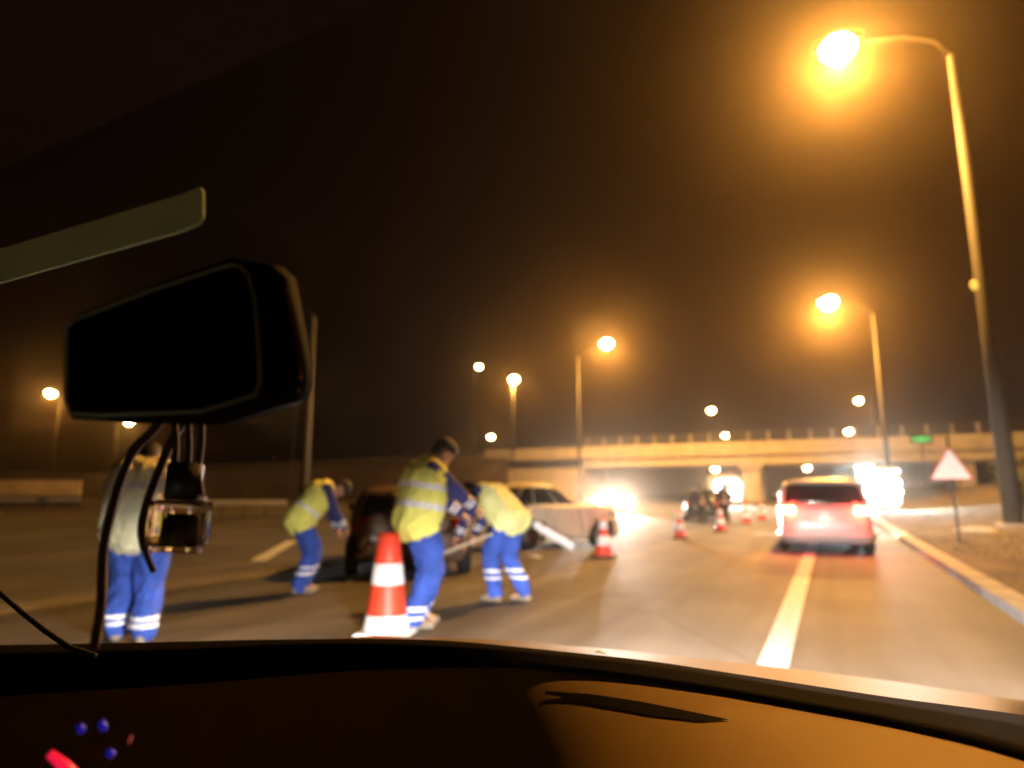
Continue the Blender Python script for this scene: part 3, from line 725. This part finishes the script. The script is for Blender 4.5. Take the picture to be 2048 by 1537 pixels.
# lorry under the bridge
def lorry(loc, rz, label, W, H, lamps, kindm, cat='lorry', name='lorry', lampm='white_lamp', seed=0):
    e = empty(name, loc, rz, label, cat)
    cab = Shell([(.45, W * .49, -.0, 2.0, 8), (1.2, W * .5, -.04, 2.0, 8), (H * .82, W * .48, .15, 1.9, 7), (H * .88, W * .44, .3, 1.8, 6)])
    cab.mesh('cab', kindm, e)
    cab.patch('windscreen', 'rear', -.88, .88, H * .52, H * .78, 'glass', e)
    cab.patch('grille', 'rear', -.6, .6, .75, 1.15, 'black', e)
    cab.patch('bumper', 'rear', -.96, .96, .42, .66, 'white_paint', e, .05, th=.06)
    for sd in ('left', 'right'): cab.patch('side_window', sd, -.5, .4, H * .54, H * .76, 'glass', e)
    bm = NB(); box(bm, (0, 4.6, H * .5 + .35), (W, 5.0, H - .75), bev=.04); obj('cargo_box', bm, kindm, e)
    bm = NB(); box(bm, (0, 4, .5), (W * .5, 6, .22)); obj('chassis', bm, 'black', e)
    for y in (.9, 5.2, 6.3):
        for s_ in (-1, 1): wheel(e, s_ * (W / 2 - .16), y, .46, .28)
    for s_ in (-1, 1):
        bm = NB(); box(bm, (s_ * (W / 2 + .16), .15, H * .62), (.16, .12, .5), bev=.03); obj('wing_mirror', bm, 'black', e)
    for (x, z, r, mm, pw, nm) in lamps:
        y = cab.pt('rear', max(-.9, min(.9, x / (W * .5))), min(z, H * .87)).y
        bm = NB(); lathe(bm, [(r * .6, -.03), (r, -.02), (r, .02), (r * .7, .05)], 16)
        bm.transform(Matrix.Translation((x, y - .06, z)) @ Matrix.Rotation(R(90), 4, 'X')); obj(nm, bm, mm, e, True)
        if pw: lamp('POINT', (x, y - .25, z), pw * .55, (.45, .75, 1) if mm == 'work_lamp' else (1, .9, .78), e, .08)
    return e
l0 = at(1458, 60, 0)
lorry((l0.x, l0.y, 0), R(14), 'pale lorry with two round headlights under the bridge beside the pier', 2.4, 3.0, [(-.92, 2.02, .26, 'white_lamp', 1500, 'headlight'), (.92, 2.02, .26, 'white_lamp', 1500, 'headlight')], 'white_paint')
# emergency lorry with a cluster of work lamps
k0 = at(1762, 44, 0)
cl = [(-1.05, 2.95, .20, 'work_lamp', 900, 'beacon'), (-.75, 2.98, .16, 'work_lamp', 0, 'beacon'), (-.4, 2.95, .20, 'work_lamp', 900, 'beacon'), (-.95, 2.45, .28, 'work_lamp', 900, 'work_lamp'),
      (-.45, 2.3, .26, 'work_lamp', 900, 'work_lamp'), (0, 2.15, .22, 'work_lamp', 600, 'work_lamp'), (-.5, 1.75, .24, 'white_lamp', 600, 'work_lamp'), (.35, 1.9, .22, 'white_lamp', 500, 'work_lamp'),
      (-.15, 1.2, .24, 'white_lamp', 600, 'headlight'), (.55, 1.35, .24, 'white_lamp', 600, 'headlight'), (1.2, 2.0, .14, 'warm_lamp', 0, 'marker_lamp'), (1.15, 1.35, .22, 'warm_lamp', 150, 'headlight'), (1.22, 2.75, .09, 'warm_lamp', 0, 'marker_lamp'), (-.7, 1.25, .2, 'white_lamp', 300, 'headlight')]
lorry((k0.x, k0.y, 0), R(-4), 'breakdown lorry blazing with white work lamps right of the van', 2.6, 3.1, cl, 'white_paint', 'lorry', 'breakdown_lorry')

# ================================================================ THE CAR THE PICTURE IS TAKEN FROM
mc = empty('car', (-.4, 0, 0), 0, 'car the picture is taken from, its dark dashboard, bonnet and mirror around the view', 'car')
def inc(o): o.location = o.location - Vector((-.4, 0, 0)); return o
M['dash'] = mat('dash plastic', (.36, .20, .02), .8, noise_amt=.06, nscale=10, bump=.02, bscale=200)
M['dash_black'] = mat('black dash plastic', (.007, .005, .004), 1.0, spec=.08, noise_amt=.2, nscale=20, bump=.1, bscale=300)
M['wheel_black'] = mat('steering wheel leather', (.004, .003, .003), .8, noise_amt=.1)
M['bonnet'] = mat('ochre bonnet paint', (.13, .085, .04), .6, .0, noise_amt=.05, coat=.06)
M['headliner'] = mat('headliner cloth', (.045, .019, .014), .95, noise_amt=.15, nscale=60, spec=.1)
M['visor'] = mat('grey green visor vinyl', (.52, .62, .40), .8, noise_amt=.08, nscale=12, bump=.1, bscale=120)
def loft(bm, rows, mi=0):
    V = [[bm.verts.new(p) for p in r_] for r_ in rows]
    for a, b in zip(V, V[1:]):
        for k in range(len(a) - 1): bm.faces.new((a[k], a[k + 1], b[k + 1], b[k])).material_index = mi
def curve(tab, x):
    if x <= tab[0][0]: return tab[0][1] + (x - tab[0][0]) * (tab[1][1] - tab[0][1]) / (tab[1][0] - tab[0][0])
    for (x0, y0), (x1, y1) in zip(tab, tab[1:]):
        if x <= x1: return y0 + (y1 - y0) * (x - x0) / (x1 - x0)
    (x0, y0), (x1, y1) = tab[-2:]; return y1 + (x - x1) * (y1 - y0) / (x1 - x0)
def smooth_curve(tab, x, w_=60): return sum(curve(tab, x + d_ * w_) for d_ in (-1, -.5, 0, .5, 1)) / 5
bon = [(560, 1300), (700, 1270), (1024, 1281), (1274, 1304), (1524, 1331), (1774, 1361), (2048, 1402), (2200, 1425)]
top = [(-100, 1296), (100, 1293), (300, 1289), (500, 1284), (760, 1281), (900, 1285), (1024, 1297), (1299, 1326), (1549, 1365), (1774, 1400), (2048, 1436), (2200, 1462)]
low_ = [(-100, 1400), (400, 1368), (700, 1342), (1000, 1334), (1224, 1356), (1424, 1386), (1574, 1414), (1774, 1451), (1974, 1497), (2048, 1522), (2200, 1570)]
xs = list(range(-300, 2340, 30))
bm = NB(); xb = [x for x in xs if 600 <= x <= 2070]
zf, zb = .80, .93
def bz(x): return max(0, (x - 1990) / 80) ** 2 * .08
loft(bm, [[onz(x, smooth_curve(bon, x) + 16, zf - .12) for x in xb], [onz(x, smooth_curve(bon, x) + 1, zf - .03 - bz(x)) for x in xb]] +
     [[onz(x, smooth_curve(bon, x) + (smooth_curve(top, x) + 14 - smooth_curve(bon, x)) * t, zf + (zb - zf) * t ** .8 - bz(x)) for x in xb] for t in (.0, .25, .5, .75, 1)])
bo = obj('bonnet', bm, 'bonnet', mc, True); inc(bo)
md = bo.modifiers.new('t', 'SOLIDIFY'); md.thickness = .01; md.offset = -1
for x_, y_ in ((962, 1279), (1890, 1404)):
    bm = NB(); q_ = bmesh.ops.create_uvsphere(bm, u_segments=12, v_segments=8, radius=1); bm.transform(Matrix.Diagonal((.028, .014, .007, 1)))
    o_ = inc(obj('bonnet_glint', bm, 'chrome', None, True, loc=onz(x_, y_, .842))); o_.parent = bo  # chrome ellipsoid added to make the lamp glints on the bonnet
# scuttle and dash front edge (black)
bm = NB()
def blend(x, a=900, b=1150): t = max(0, min(1, (x - a) / (b - a))); return t * t * (3 - 2 * t)
rows = []
def dflat(y, z): return (CH - z) * 1268.7 / (y - 985)
def dash_pt(x, y, a, b):
    yt = smooth_curve(top, x); dt = dflat(yt, .965); k = blend(x, a, b)
    ds_ = dt * (1 - .17 * (y - yt) / 350)
    return look(x, y, ds_ * (1 - k) + dflat(y, .965) * k)
for t in (0, .3, .7, 1): rows.append([dash_pt(x, smooth_curve(top, x) + (smooth_curve(low_, x) - smooth_curve(top, x)) * t, 600, 2200) + Vector((0, 0, .004)) for x in xs])
rows.insert(0, [p + Vector((0, .02, -.05)) for p in rows[0]]); rows.append([p + Vector((0, .004, -.02)) for p in rows[-1]])
loft(bm, rows); inc(obj('scuttle', bm, 'dash_black', mc, True))
# dash: flat and lit on the passenger side, steep and in its own shade on the left
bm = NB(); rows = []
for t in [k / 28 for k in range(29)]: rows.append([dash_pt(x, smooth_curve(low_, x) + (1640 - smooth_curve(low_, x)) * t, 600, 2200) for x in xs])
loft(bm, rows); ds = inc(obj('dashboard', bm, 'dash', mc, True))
# defroster slot
bm = NB(); up_ = [(1090, 1384), (1180, 1390), (1280, 1405), (1380, 1425), (1456, 1441)]; dn_ = [(1090, 1390), (1200, 1413), (1300, 1433), (1400, 1445), (1456, 1442)]
xv = [1090 + 6 * k for k in range(62)]
loft(bm, [[dash_pt(x, curve(up_, x) + (curve(dn_, x) - curve(up_, x)) * t, 600, 2200) + Vector((0, 0, .0015)) for x in xv] for t in (0, .5, 1)])
sl_ = obj('air_vent', bm, 'dash_black', ds)
# instrument lights
def emi(n, c, s): return mat(n, c, .4, noise_amt=0, emit=c, estr=s)
M['ired'] = emi('red instrument light', (.9, .01, .05), .22); M['iblue'] = emi('blue instrument light', (.02, .02, .9), .045); M['ipink'] = emi('pink instrument light', (.8, .12, .10), .06)
def bar(p0, p1, d, r, m, n='warning_light'):
    bm = NB(); tube(bm, [look(*p0, d), look((p0[0] + p1[0]) / 2, (p0[1] + p1[1]) / 2, d), look(*p1, d)], [r * .7, r, r * .8], 8); inc(obj(n, bm, m, mc, True))
bar((100, 1508), (160, 1560), .52, .004, 'ired'); bar((203, 1442), (208, 1462), .53, .0028, 'iblue'); bar((216, 1502), (226, 1512), .53, .0028, 'iblue')
bar((160, 1450), (164, 1466), .53, .0028, 'ired2' if 'ired2' in M else 'iblue'); bar((258, 1488), (263, 1472), .53, .0009, 'ipink')
# wiper arm resting low on the driver's side
bm = NB(); tube(bm, [look(x, y, d_) for x, y, d_ in [(-90, 1105, 1.34), (-30, 1160, 1.30), (40, 1222, 1.26), (90, 1262, 1.22), (140, 1296, 1.18), (190, 1312, 1.15)]], .005, 8); inc(obj('wiper_arm', bm, 'wheel_black', mc, True))
# headliner with visor: edge lies across the car
def up(x, y, z): return onz(x, y, z)
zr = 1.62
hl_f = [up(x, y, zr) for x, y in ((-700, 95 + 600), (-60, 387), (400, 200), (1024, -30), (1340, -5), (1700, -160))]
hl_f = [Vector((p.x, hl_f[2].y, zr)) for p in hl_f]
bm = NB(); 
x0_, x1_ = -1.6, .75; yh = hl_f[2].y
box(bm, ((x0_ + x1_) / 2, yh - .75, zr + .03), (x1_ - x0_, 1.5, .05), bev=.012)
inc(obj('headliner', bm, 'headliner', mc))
vp = [(-260, 575), (360, 390), (398, 374), (404, 382), (404, 432), (396, 448), (360, 462), (-260, 640)]
yv = look(400, 410, .55).y
def onY(x, y, Y_):
    p = look(x, y, 1.0); d_ = p - Vector((0, 0, CH)); return Vector((0, 0, CH)) + d_ * (Y_ / d_.y)
bm = NB(); poly_prism(bm, [onY(x, y, yv) for x, y in vp], (0, 1, 0), .004)
bmesh.ops.bevel(bm, geom=bm.edges[:], offset=.001, segments=2, affect='EDGES')
inc(obj('sun_visor', bm, 'visor', mc))
# mirror
dm = .52
mo = [(130, 655), (145, 640), (300, 580), (455, 530), (475, 530), (495, 548), (508, 600), (516, 700), (518, 760), (508, 790), (400, 822), (200, 830), (140, 826), (130, 800)]
nrm = Vector((.3, .95, .05)).normalized()
def mp(x, y, o=0): return look(x, y, dm) + nrm * o
M['mirror_body'] = mat('mirror housing', (.004, .003, .003), .8, noise_amt=.1, spec=.1)
M['mirror_rim'] = mat('mirror rim', (.16, .17, .15), .4, noise_amt=.1)
M['mirror_glass'] = mat('dark mirror glass', (.02, .02, .022), .12, 1, noise_amt=0)
bm = NB(); body_o = [(118, 650), (140, 628), (300, 565), (450, 512), (520, 525), (545, 550), (562, 640), (577, 720), (578, 770), (560, 800), (400, 850), (240, 846), (128, 838), (116, 805)]
a_ = [bm.verts.new(mp(x, y, .006)) for x, y in body_o]; b_ = [bm.verts.new(mp(x, y, .022)) for x, y in body_o]
cc = (330, 690); c2 = [bm.verts.new(mp(cc[0] + (x - cc[0]) * .7, cc[1] + (y - cc[1]) * .6, .045)) for x, y in body_o]
bm.faces.new(a_); bm.faces.new(c2)
for P_, Q_ in ((a_, b_), (b_, c2)):
    for k in range(len(P_)): bm.faces.new((P_[k], P_[(k + 1) % len(P_)], Q_[(k + 1) % len(P_)], Q_[k]))
mr = inc(obj('rear_view_mirror', bm, 'mirror_body', mc, True))
bm = NB(); poly_prism(bm, [mp(x, y, .001) for x, y in mo], nrm, .004); obj('mirror_glass', bm, 'mirror_glass', mr)
bm = NB(); tube(bm, [mp(x, y, .001) for x, y in mo + mo[:2]], .002, 8); obj('mirror_rim', bm, 'mirror_rim', mr, True)
M['edge_glint'] = mat('painted orange glint', (.75, .42, .24), .25, .9, noise_amt=.05)
bm = NB(); tube(bm, [mp(x, y, .012) for x, y in [(540, 552), (548, 590), (560, 650), (570, 700), (575, 745), (570, 785)]], [.0012, .002, .0015, .0014, .002, .0008], 8); obj('housing_glint', bm, 'edge_glint', mr, True)  # orange lamp highlight along the housing, put in as a coloured tube
bm = NB(); tube(bm, [mp(330, 690, .03), mp(330, 690, .075)], .014, 10); obj('mirror_stem', bm, 'mirror_body', mr, True)

# hanging charm: cords, black stopper, glass bottle
M['cord'] = mat('dark red cord', (.035, .006, .003), .8, noise_amt=.3, nscale=80)
dc = .60
def L3(pts, d=dc): return [look(x, y, d) for x, y in pts]
def smooth_pts(pts, n=6):
    out = []; P_ = [pts[0]] + list(pts) + [pts[-1]]
    for i in range(1, len(P_) - 2):
        for k in range(n):
            t = k / n; a, b, c, d = [Vector(P_[i + j]) for j in (-1, 0, 1, 2)]
            out.append(.5 * ((2 * b) + (c - a) * t + (2 * a - 5 * b + 4 * c - d) * t * t + (3 * b - a - 3 * c + d) * t ** 3))
    out.append(Vector(pts[-1])); return out
bm = NB(); tube(bm, smooth_pts(L3([(330, 835), (300, 868), (265, 905), (238, 970), (221, 1030), (208, 1090), (204, 1150), (202, 1210), (194, 1260), (188, 1300)])), [.0042] * 54 + [.0022], 10, flat=1)
tag(obj('cord_pendant', bm, 'cord', None, True), 'long dark red cord hanging left of the glass bottle, reaching the dashboard', 'cord')
bm = NB(); tube(bm, smooth_pts(L3([(372, 835), (350, 870), (333, 905), (313, 955), (293, 1010), (284, 1060), (292, 1105), (308, 1145)], .61)), [.0042] * 36 + [.0028] * 7, 10, flat=1)
tag(obj('cord_pendant', bm, 'cord', None, True), 'shorter dark red cord curling just left of the glass bottle', 'cord')
ch = empty('hanging_bottle', look(365, 1100, .6), 0, 'glass perfume bottle with black stopper hanging under the mirror', 'air freshener')
def inch(o): o.location = o.location - ch.location; return o
bm = NB()
for pts_ in ([(348, 835), (352, 880), (350, 930)], [(376, 835), (378, 890), (376, 930)], [(402, 825), (403, 880), (397, 940), (402, 990)]): tube(bm, smooth_pts(L3(pts_, .6)), .0030, 8)
inch(obj('cord', bm, 'cord', ch, True))
def rbox(x0, y0, x1, y1, d, th, m, name, bev, sub=0, nz=0):
    c = look((x0 + x1) / 2, (y0 + y1) / 2, d); wv = (look(x1, (y0 + y1) / 2, d) - look(x0, (y0 + y1) / 2, d)).length; hv = (look(x0, y0, d) - look(x0, y1, d)).length
    bm = NB(); box(bm, (0, 0, 0), (wv, th, hv), bev=bev)
    if nz:
        bmesh.ops.subdivide_edges(bm, edges=bm.edges[:], cuts=3, use_grid_fill=True)
        for v in bm.verts: v.co += noise.noise_vector(v.co * 130) * nz
    bm.transform(Matrix.Translation(c) @ Matrix.Rotation(YAW + R(12), 4, 'Z') @ Matrix.Rotation(R(2), 4, 'Y'))
    return inch(obj(name, bm, m, ch, True))
rbox(338, 925, 398, 1000, .6, .022, 'black', 'stopper', .002)
gm = bpy.data.materials.new('bottle glass'); gm.use_nodes = True; gb = gm.node_tree.nodes['Principled BSDF']
gb.inputs['Base Color'].default_value = (.9, .72, .5, 1); gb.inputs['Transmission Weight'].default_value = 1; gb.inputs['Roughness'].default_value = .03; gb.inputs['IOR'].default_value = 1.45
M['bottle'] = gm
rbox(306, 990, 414, 1104, .6, .030, 'bottle', 'glass_body', .006, nz=.0012)
M['liquid'] = mat('dark perfume', (.05, .02, .008), .3, noise_amt=.2)
rbox(330, 1028, 392, 1092, .6, .016, 'liquid', 'liquid', .003)

# head lamps of this car
for x in (-1.05, .35):
    lamp('SPOT', (x + .4, 2.16, .68), 560 if x < 0 else 1500, (1, .92, .84), mc, .08, target=(x + .4 - (5 if x < 0 else -2.2), 8.5, 1.0 if x < 0 else .2), size=165 if x < 0 else 120, blend=.7, name='headlamp_light')
    if x < 0: lamp('SPOT', (x + .4, 2.17, .68), 850, (1, .93, .86), mc, .08, target=(x + .4 - 2.4, 16, .9), size=62, blend=1, name='main_beam')
    else: lamp('SPOT', (x + .4, 2.17, .68), 7000, (1, .93, .86), mc, .08, target=(x + .4 + 2.1, 17.5, 2.1), size=18, blend=1, name='main_beam')
    bm = NB(); lathe(bm, [(.05, -.02), (.08, 0), (.07, .02)], 16); bm.transform(Matrix.Rotation(R(-90), 4, 'X')); o = obj('headlamp', bm, 'steel', mc, True, loc=(x + .4, 2.06, .68))
# added fill spot that brightens the sun visor and headliner
lamp('SPOT', Vector((-.62, -.05, .98)) - Vector((-.4, 0, 0)), .13, (.66, .95, .56), mc, .03, target=Vector((-.1, .12, 1.62)), size=125, blend=.5, name='cabin_fill')

# ================================================================ HAZE
hz = bpy.data.materials.new('haze'); hz.use_nodes = True; t = hz.node_tree; t.nodes.remove(t.nodes['Principled BSDF'])
pv = t.nodes.new('ShaderNodeVolumePrincipled'); pv.inputs['Color'].default_value = (1, .78, .58, 1); pv.inputs['Density'].default_value = .0007; pv.inputs['Anisotropy'].default_value = .91
t.links.new(pv.outputs[0], t.nodes['Material Output'].inputs['Volume'])
bm = NB(); box(bm, (0, 440, 21), (1300, 1000, 46)); tag(obj('haze', bm, hz), kind='stuff')
